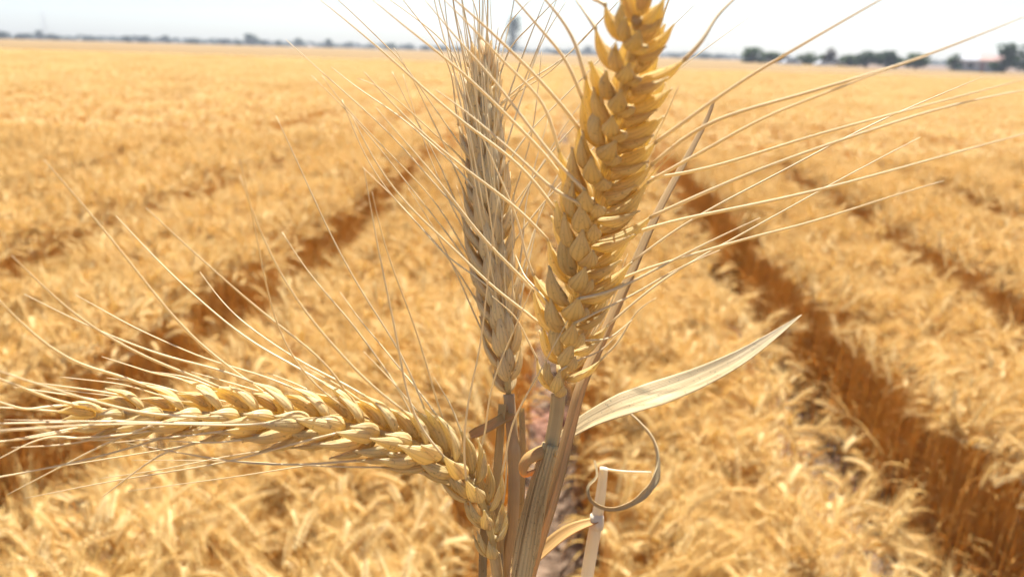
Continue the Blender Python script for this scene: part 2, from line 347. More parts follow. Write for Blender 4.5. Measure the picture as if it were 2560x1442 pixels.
# every other plant of the field: one object of stuff, instanced over the beds
pts = []; rot = []; scl = []; idx = []
rg = random.Random(9)
def und(x, y): return 1+.08*NZ.noise(Vector((x*.35, y*.35, 7)))+.05*NZ.noise(Vector((x*1.6, y*1.6, 2)))
y = -1.2
while y < 9.0:
    for b0, b1 in BED:
        if abs(b0) > 12: continue
        nk = max(2, round((b1-b0)/.19))
        for k in range(nk):
            x = b0+.125+(b1-b0-.25)*k/(nk-1)+(rg.uniform(-.03, .03) if 0 < k < nk-1 else rg.uniform(-.012, .012)); yy = y+rg.uniform(-.05, .05)
            if abs(x+.06*yy) > .80*max(yy, 0)+2.0: continue
            px, py, z = PX(Vector((x, yy, .52)))
            inreg = 0.2 < z < ZCUT and -40 < px < 2600 and py < 1500
            if inreg and rg.random() < .28: continue
            s = rg.uniform(.95, 1.04)*und(x, yy)*(.93 if inreg else 1)
            pts.append((x, yy, furrow_z(x, yy)-.01)); rot.append((rg.uniform(-.07, .07), rg.uniform(-.07, .07), rg.uniform(-.6, .6)+(math.pi if rg.random() < .25 else 0)))
            scl.append((s, s, s*rg.uniform(.93, 1.06))); idx.append(rg.randrange(len(near_cl)))
            if (k == 0 and x > (0 if yy < 2.6 else .5)) or (k == nk-1 and -.4 < x < 0 and yy < 2.6):
                idx[-1] = len(near_cl)+len(far_cl)+rg.randrange(3); rot[-1] = (0, 0, (math.pi if k else 0)+rg.uniform(-.2, .2))
    y += .19
while y < 64:
    for b0, b1 in BED:
        x = (b0+b1)/2; yy = y+rg.uniform(-.08, .08)
        if abs(x+.06*yy) > .72*yy+2.0: continue
        s = rg.uniform(.93, 1.05)*und(x, yy)
        pts.append((x, yy, .05)); rot.append((0, 0, rg.uniform(-.06, .06)+(math.pi if rg.random() < .5 else 0)))
        scl.append(((b1-b0+min(.14, .02+(yy-9)*.008))/.72, 1, s)); idx.append(len(near_cl)+rg.randrange(len(far_cl)))
    y += .60
pm = bpy.data.meshes.new("wheat_crop"); pm.from_pydata(pts, [], [])
for nm, tp, d in (("rot", 'FLOAT_VECTOR', rot), ("scl", 'FLOAT_VECTOR', scl)):
    at = pm.attributes.new(nm, tp, 'POINT'); at.data.foreach_set("vector", [c for q in d for c in q])
at = pm.attributes.new("idx", 'INT', 'POINT'); at.data.foreach_set("value", idx)
ng = bpy.data.node_groups.new("wheat_crop", 'GeometryNodeTree')
ng.interface.new_socket("Geometry", in_out='INPUT', socket_type='NodeSocketGeometry'); ng.interface.new_socket("Geometry", in_out='OUTPUT', socket_type='NodeSocketGeometry')
gi = ng.nodes.new("NodeGroupInput"); go = ng.nodes.new("NodeGroupOutput"); jn = ng.nodes.new("GeometryNodeJoinGeometry")
def attr(nm, tp):
    a = ng.nodes.new("GeometryNodeInputNamedAttribute"); a.data_type = tp; a.inputs[0].default_value = nm; return a.outputs[0]
aR, aS, aI = attr("rot", 'FLOAT_VECTOR'), attr("scl", 'FLOAT_VECTOR'), attr("idx", 'INT')
for i, ob in enumerate(near_cl+far_cl+edge_cl):
    oi = ng.nodes.new("GeometryNodeObjectInfo"); oi.inputs[0].default_value = ob
    cp = ng.nodes.new("FunctionNodeCompare"); cp.data_type = 'INT'; cp.operation = 'EQUAL'
    ins = [s for s in cp.inputs if s.type == 'INT']; ng.links.new(aI, ins[0]); ins[1].default_value = i
    ip = ng.nodes.new("GeometryNodeInstanceOnPoints"); ng.links.new(gi.outputs[0], ip.inputs["Points"])
    ng.links.new(cp.outputs[0], ip.inputs["Selection"]); ng.links.new(oi.outputs["Geometry"], ip.inputs["Instance"])
    ng.links.new(aR, ip.inputs["Rotation"]); ng.links.new(aS, ip.inputs["Scale"]); ng.links.new(ip.outputs[0], jn.inputs[0])
ng.links.new(jn.outputs[0], go.inputs[0])
crop = link("wheat_crop", pm); md = crop.modifiers.new("plants", 'NODES'); md.node_group = ng
tag(crop, "golden ripe wheat standing in long raised beds across the whole field", "wheat field", kind="stuff")

# far part of the crop, too fine to tell plants apart: a lumpy canopy on the far beds
def canopy_mat():
    mt, t, nd, L = newmat("far_canopy"); tc = nd("ShaderNodeTexCoord")
    n1 = nd("ShaderNodeTexNoise"); n1.inputs["Scale"].default_value = .9; n1.inputs["Detail"].default_value = 8
    mp = nd("ShaderNodeMapping"); mp.inputs["Scale"].default_value = (.02, .05, 1); L(tc.outputs["Object"], mp.inputs[0])
    n2 = nd("ShaderNodeTexNoise"); n2.inputs["Scale"].default_value = 1; L(tc.outputs["Object"], n1.inputs[0]); L(mp.outputs[0], n2.inputs[0])
    ad = nd("ShaderNodeMath", operation='ADD'); L(n1.outputs[0], ad.inputs[0]); L(n2.outputs[0], ad.inputs[1])
    rp = nd("ShaderNodeValToRGB"); e = rp.color_ramp.elements; e[0].position = .75; e[0].color = (.18, .112, .043, 1); e[1].position = 1.25; e[1].color = (.23, .148, .058, 1)  # darker than the near wheat: shade between plants is put into this colour
    mm = nd("ShaderNodeMath", operation='MULTIPLY'); mm.inputs[1].default_value = 1; L(ad.outputs[0], mm.inputs[0]); L(mm.outputs[0], rp.inputs[0])
    e[0].position = .6; e[1].position = 1
    pb = nd("ShaderNodeBsdfPrincipled"); pb.inputs["Roughness"].default_value = .9; pb.inputs["Specular IOR Level"].default_value = .1; L(rp.outputs[0], pb.inputs["Base Color"])
    b = nd("ShaderNodeBump"); b.inputs["Strength"].default_value = .6; b.inputs["Distance"].default_value = .15; L(n1.outputs[0], b.inputs["Height"]); L(b.outputs[0], pb.inputs["Normal"])
    out = nd("ShaderNodeOutputMaterial"); L(pb.outputs[0], out.inputs[0]); return mt
cm = MB(); v = []; uv = []
rows = [58+i*1.3 for i in range(30)]; st_ = 1.4
while rows[-1] < 420: st_ *= 1.1; rows.append(rows[-1]+st_)
NC = 260
for j, d in enumerate(rows):
    for i in range(NC+1):
        a = R(-48+86*i/NC)
        lim = 420 if a < R(6) else max(150, 420-(a-R(6))*1150)
        dd = 58+(d-58)*(lim-58)/(rows[-1]-58); x = math.sin(a)*dd; y_ = math.cos(a)*dd
        z = .53+.07*NZ.noise(Vector((x*.35, y_*.35, 7)))+.07*NZ.noise(Vector((x*1.7, y_*1.7, 1)))
        if j == len(rows)-1 or j == 0: z = 0.0
        v.append(Vector((x, y_, z))); uv.append((i/NC, j/len(rows)))
cm.add(v, [(j*(NC+1)+i, j*(NC+1)+i+1, (j+1)*(NC+1)+i+1, (j+1)*(NC+1)+i) for j in range(len(rows)-1) for i in range(NC)], uv)
cn = part("distant_wheat_crop", cm, canopy_mat(), None); tag(cn, "smooth pale gold far end of the wheat field below the tree line", "wheat field", kind="stuff")

# ------------------------------------------------------------------ the three wheat stalks close to the lens
def lemma(mb, base, D, O, L_, w, t, bulge=.10, beak=.0, sides=16, mi=0):
    """a boat-shaped husk: pointed, keeled on its outer side O, swelling near its base"""
    D = D.normalized(); O = (O-D*O.dot(D)).normalized(); X = D.cross(O)
    prof = ((0, .30), (.07, .62), (.16, .88), (.28, 1.0), (.42, .98), (.56, .84), (.69, .62), (.80, .40), (.88, .26), (.95, .18), (1, .15))
    v = []; uv = []
    for i, (s, r) in enumerate(prof):
        c = base+D*(L_*s)+O*(bulge*L_*math.sin(math.pi*min(1, s*1.05)))+O*(beak*L_*s*s)
        for k in range(sides):
            a = 2*math.pi*k/sides; ca, sa = math.cos(a), math.sin(a)
            out = sa*(1 if sa > 0 else .55)*(1+(.07*math.cos(9*a-math.pi/2*0)*(1-abs(2*s-.9)*.6) if sa > 0 else 0)+(.10 if sa > .95 else 0))
            v.append(c+X*(ca*w/2*r)+O*(out*t/2*r)); uv.append((k/sides, s))
    n = len(prof)
    f_ = [(i*sides+k, i*sides+(k+1) % sides, (i+1)*sides+(k+1) % sides, (i+1)*sides+k) for i in range(n-1) for k in range(sides)]
    f_ += [tuple(range(sides-1, -1, -1)), tuple(range((n-1)*sides, n*sides))]
    mb.add(v, f_, uv, mi)
    s, r = prof[-1]
    return base+D*L_+O*(beak*L_)
def awn_mesh(pts, r0_, r1_, n=26):
    L_ = [0]                                           # even samples along the run, then relaxed: awns bend gently, they do not wiggle
    for a, b in zip(pts, pts[1:]): L_.append(L_[-1]+(b-a).length)
    p = []
    for j in range(n+1):
        l = L_[-1]*j/n; i = 0
        while i < len(pts)-2 and L_[i+1] < l: i += 1
        p.append(pts[i]+(pts[i+1]-pts[i])*((l-L_[i])/max(1e-9, L_[i+1]-L_[i])))
    for it in range(14):
        p = [p[0]]+[(p[k-1]+p[k]*2+p[k+1])/4 for k in range(1, n)]+[p[-1]]
    mb = MB()
    tube(mb, p, [r0_*(1-.75*s/n-.2*(s/n)**6)+r1_ for s in range(n+1)], 6); return mb
def interp_px(px, z0, z1):
    L_ = [0]
    for a, b in zip(px, px[1:]): L_.append(L_[-1]+math.dist(a, b))
    return [P(a[0], a[1], z0+(z1-z0)*l/L_[-1]) for a, l in zip(px, L_)]

def build_ear(root, off, spine_px, nodes, roll, ang, scale, traces, mats, seed, awn_len, awn_r, spread, fan, side_awns=True, keep=1.0, droop=0, gl_len=.0100, fl_len=.0130, rside=1.0, q0len=.45):
    """spikelets alternate left and right along the rachis; each has two glumes and its florets, each floret its awn"""
    rg = random.Random(seed)
    sp = catmull([P(*q) for q in spine_px], 120)
    lens = [0]
    for a, b in zip(sp, sp[1:]): lens.append(lens[-1]+(b-a).length)
    def at(s):
        l = s*lens[-1]; i = 0
        while i < len(sp)-2 and lens[i+1] < l: i += 1
        return sp[i]+(sp[i+1]-sp[i])*((l-lens[i])/(lens[i+1]-lens[i])), (sp[min(i+2, len(sp)-1)]-sp[max(i-1, 0)]).normalized()
    rb = MB(); tube(rb, [at(i/30*.97)[0] for i in range(31)], [.0008+.0002*(i % 2) for i in range(31)], 8)
    part("rachis", rb, M_glume, root, off)
    Mfl, Mgl = mats
    fl = []
    for i in range(nodes+1):
        s = i/nodes*.955; p, T = at(s); term = i == nodes
        V = (EYE-p).normalized(); Rr = T.cross(V).normalized()
        Rr = Matrix.Rotation(roll(s), 3, T) @ Rr; N = Rr.cross(T).normalized()   # N looks to the camera side
        sd_ = 1 if i % 2 else -1; sc = scale(s)*rg.uniform(.93, 1.07)*(.68+.32*min(1, s/.16))
        A = ang(s)*rg.uniform(.78, 1.22)*(rside if sd_ > 0 else 1); 
        if term: D = T.copy(); O = Rr*1.0; Nf = N
        else: D = (T*math.cos(A)+Rr*sd_*math.sin(A)); O = (Rr*sd_*math.cos(A)-T*math.sin(A)); Nf = N
        base = p+(Rr*sd_*.0005 if not term else T*0)
        gl = MB()
        tube(gl, [p, base+D*.002], [.0008, .0010], 8)
        for q in (-1, 1):
            b = fan(s)*1.25*q; d = (D*math.cos(b)+Nf*math.sin(b)); o = (Nf*math.cos(b)*q*1.0-D*math.sin(b)*q+O*.45).normalized()
            lemma(gl, base+Nf*q*.0011*sc+D*.0006, d, o, gl_len*sc*rg.uniform(.92, 1.08), .0043*sc, .0030*sc, .09, rg.uniform(.04, .14))
        so_ = part("spikelet", gl, Mgl, root, off)
        specs = [(-1, .9, 1.0), (1, .9, 1.0), (0, .35, .97), (0, -.3, .86)]
        for q, b_, ls in specs:
            b = fan(s)*b_*(q or .3)+rg.uniform(-.13, .13); d = (D*math.cos(b)+Nf*math.sin(b)+O*rg.uniform(-.09, .09)).normalized()
            o = (O*.8+Nf*q*.8).normalized() if q else O
            fb = MB(); L_ = fl_len*sc*ls*rg.uniform(.84, 1.1)
            tip = lemma(fb, base+D*(.0022 if q else .0042 if b_ > 0 else .0062)*sc+Nf*q*.0009*sc+O*(.0006 if q else .0002), d, o, L_, .0045*sc*rg.uniform(.9, 1.1), .0036*sc, .09, rg.uniform(.0, .06))
            part("floret", fb, Mfl, so_, off)
            fl.append([tip, d, o, T, q, so_, s, L_])
    free = list(range(len(fl)))
    for tr in traces:                                    # awns whose run shows in the photograph
        px, z1 = tr[0], tr[1]; rr = tr[2] if len(tr) > 2 else 1
        bx, by = px[0]
        run = Vector((px[-1][0]-bx, px[-1][1]-by, 0)).normalized()
        def cost(k):
            x, y_, z = PX(fl[k][0]); x2, y2, _ = PX(fl[k][0]-fl[k][1]*.008); dv = Vector((x-x2, y_-y2, 0)).normalized()
            return math.hypot(x-bx, y_-by)+(60 if fl[k][4] == 0 else 0)+70*(1-dv.dot(run))
        k = min(free, key=cost)
        if cost(k) > 190: continue
        free.remove(k); f_ = fl[k]
        x0, y0, z0 = PX(f_[0])
        q = [a for a in px if (a[0]-x0)*run.x+(a[1]-y0)*run.y > 50+.35*abs((a[0]-x0)*run.y-(a[1]-y0)*run.x)]
        if len(q) < 2: q = px[-2:]
        w3 = interp_px([(x0, y0)]+q, z0, z1); w3[0] = f_[0]-f_[1]*.0006
        dirn = (w3[1]-w3[0]); l0 = dirn.length; dirn.normalize(); cs = max(0, dirn.dot(f_[1]))
        w3.insert(1, f_[0]+(f_[1]*.55*cs+dirn*.7).normalized()*min(.006, l0*.35))
        part("awn", awn_mesh(w3, awn_r*rr, .00007), M_awn, f_[5], off)
    for k in free:
        tip, d, o, T, q, so_, s, L_ = fl[k]
        if rg.random() > keep: continue
        ln = awn_len*rg.uniform(.55, 1.05)*(q0len if q == 0 else 1)
        g = (T*spread+d*1.0+o*.10+Vector((rg.uniform(-1, 1), rg.uniform(-1, 1), rg.uniform(-1, 1)))*.10).normalized()
        g2 = (T*(spread+.35)+d*.7+Vector((rg.uniform(-1, 1), rg.uniform(-1, 1), rg.uniform(-1, 1)))*.16+Vector((0, 0, droop))).normalized()
        if (EYE-tip).normalized().dot(g) > .3: continue
        w3 = [tip-d*.0004, tip+(d*.6+g*.4)*ln*.12, tip+g*ln*.45, tip+g*ln*.45+g2*ln*.55]
        part("awn", awn_mesh(w3, awn_r*rg.uniform(.7, .95), .00006, 16), M_awn, so_, off)

def to_ground(px_list, n=40):
    """stem points from the ear down, bending to the plumb, then straight on down to the soil"""
    p = catmull([P(*q) for q in px_list], n); d = (p[-1]-p[-2]).normalized()
    for k in range(12):
        d = (d*.8+Vector((0, 0, -.2))).normalized(); p.append(p[-1]+d*.008)
    q = p[-1]; p += [Vector((q.x+d.x*.02*k, q.y+d.y*.02*k, q.z*(1-k/8))) for k in range(1, 9)]
    return p

# --- right stalk: ear leaning to the lens
stem_px = [(1396, 985, .206), (1388, 1060, .206), (1368, 1150, .206), (1338, 1270, .207), (1318, 1370, .208), (1302, 1470, .209)]
sp3 = to_ground(stem_px); root = thing("wheat_stalk", sp3[-1], "tallest wheat stalk, plump open ear leaning toward the camera, broad dry leaf bent right", "wheat stalk", "wheat stalks held up close to the camera"); off = sp3[-1].copy()
sb = MB(); tube(sb, sp3, [.0019]*len(sp3), 12); part("stem", sb, M_stem, root, off)
RT = [
 ([(1690, 125), (1735, 85), (1790, 40), (1833, 0), (1880, -40)], .145, 1.15),
 ([(1610, 370), (1755, 270), (1872, 191), (1962, 137), (2200, 0), (2290, -50)], .135),
 ([(1610, 394), (1716, 324), (1794, 289), (1950, 254), (2106, 207), (2301, 148), (2560, 43)], .135, 1.1),
 ([(1630, 445), (1755, 382), (1911, 289), (2067, 234), (2223, 168), (2320, 140)], .14),
 ([(1560, 491), (1677, 449), (1833, 406), (1989, 351), (2145, 308), (2223, 289), (2560, 199)], .145, 1.1),
 ([(1607, 558), (1755, 484), (1911, 417), (2067, 363), (2184, 324), (2379, 257), (2580, 222)], .145, 1.1),
 ([(1560, 620), (1700, 558), (1794, 511), (1950, 433), (2067, 367), (2184, 308), (2262, 273), (2457, 193)], .195, .75),
 ([(1560, 590), (1646, 558), (1794, 530), (1989, 491), (2184, 441), (2301, 406), (2590, 327)], .15, 1.1),
 ([(1520, 778), (1640, 700), (1830, 600), (1903, 558), (1989, 511), (2106, 445), (2301, 343)], .2, .8),
 ([(1540, 740), (1700, 650), (1840, 600), (2036, 558), (2184, 503), (2360, 452)], .165),
 ([(1523, 736), (1672, 656), (1800, 591), (1900, 545)], .18),
 ([(1490, 830), (1580, 740), (1690, 672), (1800, 625)], .19, .8),
 ([(1504, 824), (1592, 774), (1640, 745)], .2, .8), ([(1455, 920), (1500, 880), (1550, 830)], .2, .7), ([(1460, 900), (1520, 850), (1580, 800)], .2, .7),
 ([(1585, 470), (1625, 440), (1681, 386)], .16, .8),
 ([(1488, 107), (1457, 35), (1440, 0), (1425, -50)], .15), ([(1514, 69), (1498, 35), (1481, 0), (1465, -40)], .14, 1.1),
 ([(1474, 177), (1443, 114), (1408, 52), (1363, 0), (1320, -50)], .15, 1.1), ([(1457, 198), (1408, 135), (1356, 80), (1290, 0), (1250, -40)], .155),
 ([(1443, 312), (1391, 250), (1339, 187), (1269, 121), (1200, 52), (1135, 0), (1080, -50)], .155, 1.1),
 ([(1429, 333), (1373, 267), (1314, 205), (1252, 152), (1200, 87), (1110, 0)], .16),
 ([(1400, 470), (1387, 402), (1315, 337), (1243, 265), (1165, 187), (1087, 125), (994, 53), (931, 0)], .16, 1.1),
 ([(1399, 421), (1346, 343), (1290, 275), (1228, 187), (1165, 125), (1062, 0)], .165),
 ([(1390, 541), (1360, 465), (1274, 381), (1181, 331), (1118, 275), (1056, 218), (900, 78), (800, 0)], .17, 1.05),
 ([(1382, 618), (1329, 553), (1252, 484), (1195, 450), (1050, 330), (960, 240), (910, 180)], .175),
 ([(1400, 540), (1375, 480), (1340, 430), (1270, 370), (1180, 290), (1090, 225)], .17),
 ([(1340, 728), (1226, 622), (1138, 507), (1080, 430), (1000, 340), (940, 270)], .18), ([(1318, 810), (1245, 740), (1157, 640), (1100, 591), (1000, 500), (930, 400), (880, 290)], .185),
 ([(1360, 690), (1300, 560), (1240, 420), (1200, 330)], .185, .8), ([(1350, 760), (1310, 690), (1290, 640)], .2, .6), ([(1340, 850), (1290, 790), (1230, 740)], .2, .7),
]
build_ear(root, off, [(1396, 985, .206), (1418, 880, .202), (1440, 740, .194), (1478, 560, .182), (1520, 390, .167), (1558, 230, .150), (1584, 110, .139), (1598, 15, .131)],
          27, lambda s: R(42+8*math.sin(s*9)), lambda s: R(25-5*s), lambda s: .95+.2*math.sin(math.pi*min(1, .2+s*.8))-.22*s-.20*s**5,
          RT, (M_floret, M_glume), 11, .055, .00033, .5, lambda s: R(27), keep=.55, rside=1.2)
sh = MB()                                             # the sheath, twisted round the lower stem
pp = catmull([P(1376, 1110, .2045), P(1352, 1200, .2045), P(1334, 1280, .205), P(1316, 1370, .206), P(1300, 1470, .207), P(1288, 1590, .209), P(1280, 1720, .212)], 60)
tube(sh, pp, [.0021+.0008*min(1, i/22)-.0005*max(0, (i-40)/20) for i in range(61)], 36, prof=lambda u, s: 1+.30*(((u*2+s*1.7) % 1)-.5)+.05*math.sin(40*u+9*s))
part("leaf_sheath", sh, M_sheath, root, off)
rl = MB()                                             # narrow leaf rolled lengthwise, standing up behind the ear
pp = catmull([P(1290, 1580, .2125), P(1312, 1450, .212), P(1342, 1345, .2112), P(1368, 1265, .2108), P(1392, 1180, .211), P(1420, 1070, .212), P(1450, 960, .213), P(1500, 850, .215), P(1560, 715, .217), P(1640, 535, .221), P(1718, 390, .224), P(1765, 300, .226), P(1787, 244, .227)], 70)
wd = lambda s: (.0045*(1-.15*s)*(1-s**3.2)**.6)+.0003
ribbon(rl, pp, [wd(i/70) for i in range(71)], -CF*.8+CR*.6, .55, .0003, 11, twist=lambda s: .25+.7*s, wav=.03, rng=random.Random(2))
part("rolled_leaf", rl, M_amberroll, root, off)
bl = MB()                                             # broad dry blade
cpx = [(1404, 1096, .2150), (1440, 1070, .2155), (1490, 1042, .2165), (1560, 1012, .2185), (1650, 982, .223), (1750, 944, .227), (1850, 894, .230), (1935, 838, .232), (2004, 787, .234)]
wpx = [40, 60, 84, 90, 80, 66, 48, 27, 3]
pp = catmull([P(*q) for q in cpx], 64)
def wat(s):
    x = s*(len(wpx)-1); i = min(len(wpx)-2, int(x)); return (wpx[i]+(wpx[i+1]-wpx[i])*(x-i))*.220/F*.80
ribbon(bl, pp, [wat(i/64) for i in range(65)], (CU*.80-CF*.6).normalized(), .13, .00025, 13, wav=.022, twist=lambda s: .15*math.sin(s*3))
part("leaf_blade", bl, M_leaf, root, off)
cu = MB()                                             # curled ligule scrap at the sheath mouth, red inside
pp = catmull([P(1385, 1120, .204), P(1350, 1128, .2035), P(1318, 1145, .2035), P(1304, 1170, .204), P(1312, 1188, .2045), P(1345, 1178, .205)], 24)
ribbon(cu, pp, [.0042-.0016*(i/24) for i in range(25)], CU*.7-CF*.7, -.25, .0003, 7)
part("curled_leaf_scrap", cu, M_amber, root, off)

# --- middle stalk: upright greyish ear behind
stem_px = [(1272, 985, .222), (1280, 1080, .221), (1285, 1200, .220), (1280, 1310, .219), (1264, 1400, .218), (1258, 1470, .218)]
sp3 = to_ground(stem_px); root = thing("wheat_stalk", sp3[-1], "upright middle wheat stalk with a narrow greyish closed ear and thin straight awns", "wheat stalk", "wheat stalks held up close to the camera"); off = sp3[-1].copy()
sb = MB(); tube(sb, sp3, [.00165+.0005*math.exp(-((i-12)/1.5)**2) for i in range(len(sp3))], 12); part("stem", sb, M_midstem, root, off)
MT = [
 ([(1190, 600), (1100, 480), (1000, 355), (918, 281), (820, 195), (715, 100)], .222), ([(1200, 700), (1100, 560), (1000, 437), (930, 345), (878, 285), (777, 188)], .225),
 ([(1210, 640), (1090, 500), (960, 370), (875, 281), (840, 246), (804, 188)], .215), ([(1180, 480), (1100, 380), (1000, 289), (937, 250), (878, 211), (828, 168)], .228),
 ([(1170, 420), (1090, 340), (1000, 254), (937, 207), (894, 197)], .22), ([(1190, 720), (1100, 610), (1000, 520), (918, 410), (878, 312), (855, 250)], .225),
 ([(1200, 760), (1130, 660), (1000, 508), (906, 418)], .23), ([(1150, 360), (1070, 250), (1000, 137), (949, 109), (914, 59), (843, 0), (800, -40)], .225),
 ([(1165, 300), (1160, 190), (1118, 103), (1062, 65), (1025, 34), (975, 0), (930, -30)], .23), ([(1160, 290), (1137, 200), (1115, 140), (1075, 84), (1047, 50), (1006, 0), (985, -30)], .225),
 ([(1205, 130), (1206, 84), (1196, 40), (1181, 0), (1170, -40)], .23), ([(1230, 230), (1243, 125), (1256, 78), (1290, 37), (1327, 0)], .225),
 ([(1228, 180), (1274, 115), (1330, 62), (1380, 10), (1410, -20)], .23), ([(1260, 290), (1281, 212), (1306, 140), (1362, 0)], .225),
 ([(1265, 330), (1290, 250), (1343, 125), (1387, 15), (1395, -10)], .23), ([(1270, 350), (1302, 250), (1352, 103), (1418, 0)], .235),
 ([(1260, 300), (1290, 265), (1368, 193), (1446, 109), (1500, 53), (1550, 0)], .235), ([(1262, 310), (1302, 256), (1412, 150), (1493, 62), (1560, -10)], .24),
 ([(1265, 430), (1290, 374), (1368, 281), (1430, 225), (1493, 156), (1600, 40)], .24), ([(1275, 520), (1330, 430), (1387, 368), (1455, 293), (1620, 125), (1750, 0)], .245),
 ([(1290, 600), (1400, 460), (1530, 320), (1600, 250), (1716, 156), (1880, 39)], .25), ([(1290, 560), (1340, 440), (1400, 330), (1480, 220)], .24),
 ([(1280, 650), (1310, 520), (1340, 400), (1370, 300)], .235), ([(1295, 700), (1340, 560), (1390, 440), (1460, 330)], .24), ([(1300, 760), (1330, 620), (1350, 520)], .23),
 ([(1160, 450), (1120, 380), (1080, 300), (1030, 190), (985, 120)], .22), ([(1175, 540), (1110, 430), (1040, 300), (980, 180)], .225), ([(1200, 380), (1190, 300), (1165, 230), (1140, 100)], .22),
 ([(1195, 800), (1150, 700), (1080, 560), (1020, 470)], .22),
]
build_ear(root, off, [(1272, 985, .222), (1262, 880, .222), (1245, 740, .223), (1228, 580, .224), (1216, 420, .226), (1207, 280, .228), (1206, 165, .230)],
          28, lambda s: R(-66+10*math.sin(7*s)), lambda s: R(12+3*s), lambda s: .72+.22*math.sin(math.pi*min(1, .15+s*.85)),
          MT, (M_grey, M_grey), 23, .062, .00021, .45, lambda s: R(16), keep=.85, q0len=.45, gl_len=.0115, fl_len=.0145)
lf = MB(); pp = catmull([P(1284, 1035, .2195), P(1250, 1052, .2185), P(1215, 1072, .218), P(1176, 1090, .2175)], 20)
ribbon(lf, pp, [.0034]*18+[.003, .0028, .0026], CU*.8-CF*.6, .2, .0003, 7, wav=.05); part("leaf_blade", lf, M_amber, root, off)
lf = MB(); pp = catmull([P(1302, 1020, .221), P(1304, 1090, .221), P(1302, 1190, .221), P(1296, 1300, .2205), P(1285, 1480, .22)], 30)
ribbon(lf, pp, [.0016+.0016*(i/30) for i in range(31)], -CF+CR*.6, .4, .0003, 7, wav=.03); part("leaf_sheath", lf, M_leaf, root, off)
lf = MB(); pp = catmull([P(1258, 1010, .2195), P(1252, 1100, .219), P(1246, 1200, .2185), P(1250, 1330, .2175), P(1252, 1480, .217)], 30)
ribbon(lf, pp, [.0022+.0012*(i/30) for i in range(31)], -CF-CR*.6, .4, .0003, 7, wav=.04); part("leaf_sheath", lf, M_stem, root, off)

# --- left stalk: ear bent over sideways
stem_px = [(1236, 1385, .208), (1243, 1430, .209), (1246, 1480, .210)]
sp3 = to_ground(stem_px); root = thing("wheat_stalk", sp3[-1], "wheat stalk with a plump yellow ear bent over sideways to the left", "wheat stalk", "wheat stalks held up close to the camera"); off = sp3[-1].copy()
sb = MB(); tube(sb, sp3, [.0015]*len(sp3), 12); part("stem", sb, M_stem, root, off)
KT = [
 ([(165, 1035), (133, 1031), (67, 1027), (0, 1005), (-60, 985)], .155, 1.0), ([(267, 1049), (133, 1000), (0, 947), (-60, 925)], .14, 1.2), ([(467, 1058), (356, 1036), (178, 987), (0, 930), (-60, 905)], .14, 1.1),
 ([(320, 965), (200, 916), (111, 862), (45, 800), (0, 755), (-50, 700)], .14, 1.1), ([(614, 969), (414, 893), (276, 840), (187, 800), (60, 735)], .17, .9), ([(498, 956), (400, 911), (285, 853), (187, 790), (100, 710), (30, 640)], .145, 1.1),
 ([(757, 956), (534, 907), (400, 849), (294, 800), (250, 768), (190, 738)], .205, .8), ([(694, 951), (578, 920), (498, 867), (436, 800), (250, 560), (110, 400)], .14, 1.1),
 ([(765, 951), (645, 871), (556, 800), (420, 680), (290, 540)], .205, .9), ([(872, 973), (801, 933), (712, 880), (596, 800), (540, 740), (500, 680)], .21, .85),
 ([(950, 1080), (845, 1022), (757, 938), (703, 862), (681, 790), (650, 640), (625, 500), (600, 400)], .14, .7), ([(872, 969), (801, 889), (694, 813), (560, 700), (450, 600), (365, 520)], .16, .95),
 ([(934, 978), (868, 902), (774, 800), (700, 690), (640, 560), (600, 440)], .15), ([(1023, 1005), (948, 902), (877, 800), (800, 720), (740, 640), (705, 580)], .21, .85), ([(1023, 951), (957, 867), (899, 800), (850, 730)], .215, .75),
 ([(1046, 1103), (1023, 1049), (1005, 911), (983, 800), (940, 600), (910, 420)], .17, .9), ([(1060, 1000), (1023, 911), (1001, 870), (920, 760), (830, 600), (760, 440), (690, 290)], .19, .85),
 ([(800, 1075), (600, 1090), (383, 1129), (178, 1160), (0, 1191), (-40, 1196)], .2, .8), ([(352, 1080), (267, 1107), (147, 1169), (18, 1236)], .19, .8), ([(846, 1111), (578, 1156), (285, 1200), (62, 1245)], .21, .8),
 ([(463, 1111), (418, 1125), (356, 1165), (258, 1240)], .19, .8), ([(1100, 1190), (979, 1143), (801, 1156), (623, 1187), (320, 1227)], .23, .7), ([(770, 1094), (623, 1129), (383, 1178), (250, 1195)], .22, .7),
 ([(300, 1080), (133, 1085), (67, 1107), (0, 1147), (-30, 1160)], .17, 1), ([(730, 1054), (667, 1067), (400, 1058), (178, 1062), (0, 1075), (-60, 1080)], .14, 1.0), ([(980, 1150), (760, 1163), (560, 1150), (330, 1150)], .22, .7),
 ([(463, 978), (311, 960), (151, 942)], .18, .7), ([(472, 965), (400, 938), (254, 891)], .19, .7), ([(1225, 1215), (1220, 1156), (1276, 1058), (1347, 934), (1420, 800)], .185, .85), ([(1222, 1195), (1220, 1090), (1216, 1013), (1231, 949), (1253, 900), (1330, 720)], .185, .85),
 ([(1165, 1165), (1159, 1069), (1171, 975), (1200, 900), (1225, 640), (1245, 500)], .17, .85), ([(1120, 1090), (1080, 960), (1040, 820), (960, 620), (930, 480)], .17, .85),
]
build_ear(root, off, [(1238, 1395, .208), (1215, 1280, .206), (1165, 1190, .203), (1080, 1130, .200), (960, 1085, .197), (800, 1055, .194), (620, 1040, .190), (420, 1035, .184), (260, 1036, .178), (200, 1040, .175)],
          27, lambda s: R(38), lambda s: R(22), lambda s: .67+.24*math.sin(math.pi*min(1, .1+s*.9))-.16*s*s, KT, (M_floret, M_glume), 37, .05, .00028, .7, lambda s: R(20), keep=.6, fl_len=.0145, gl_len=.0110)
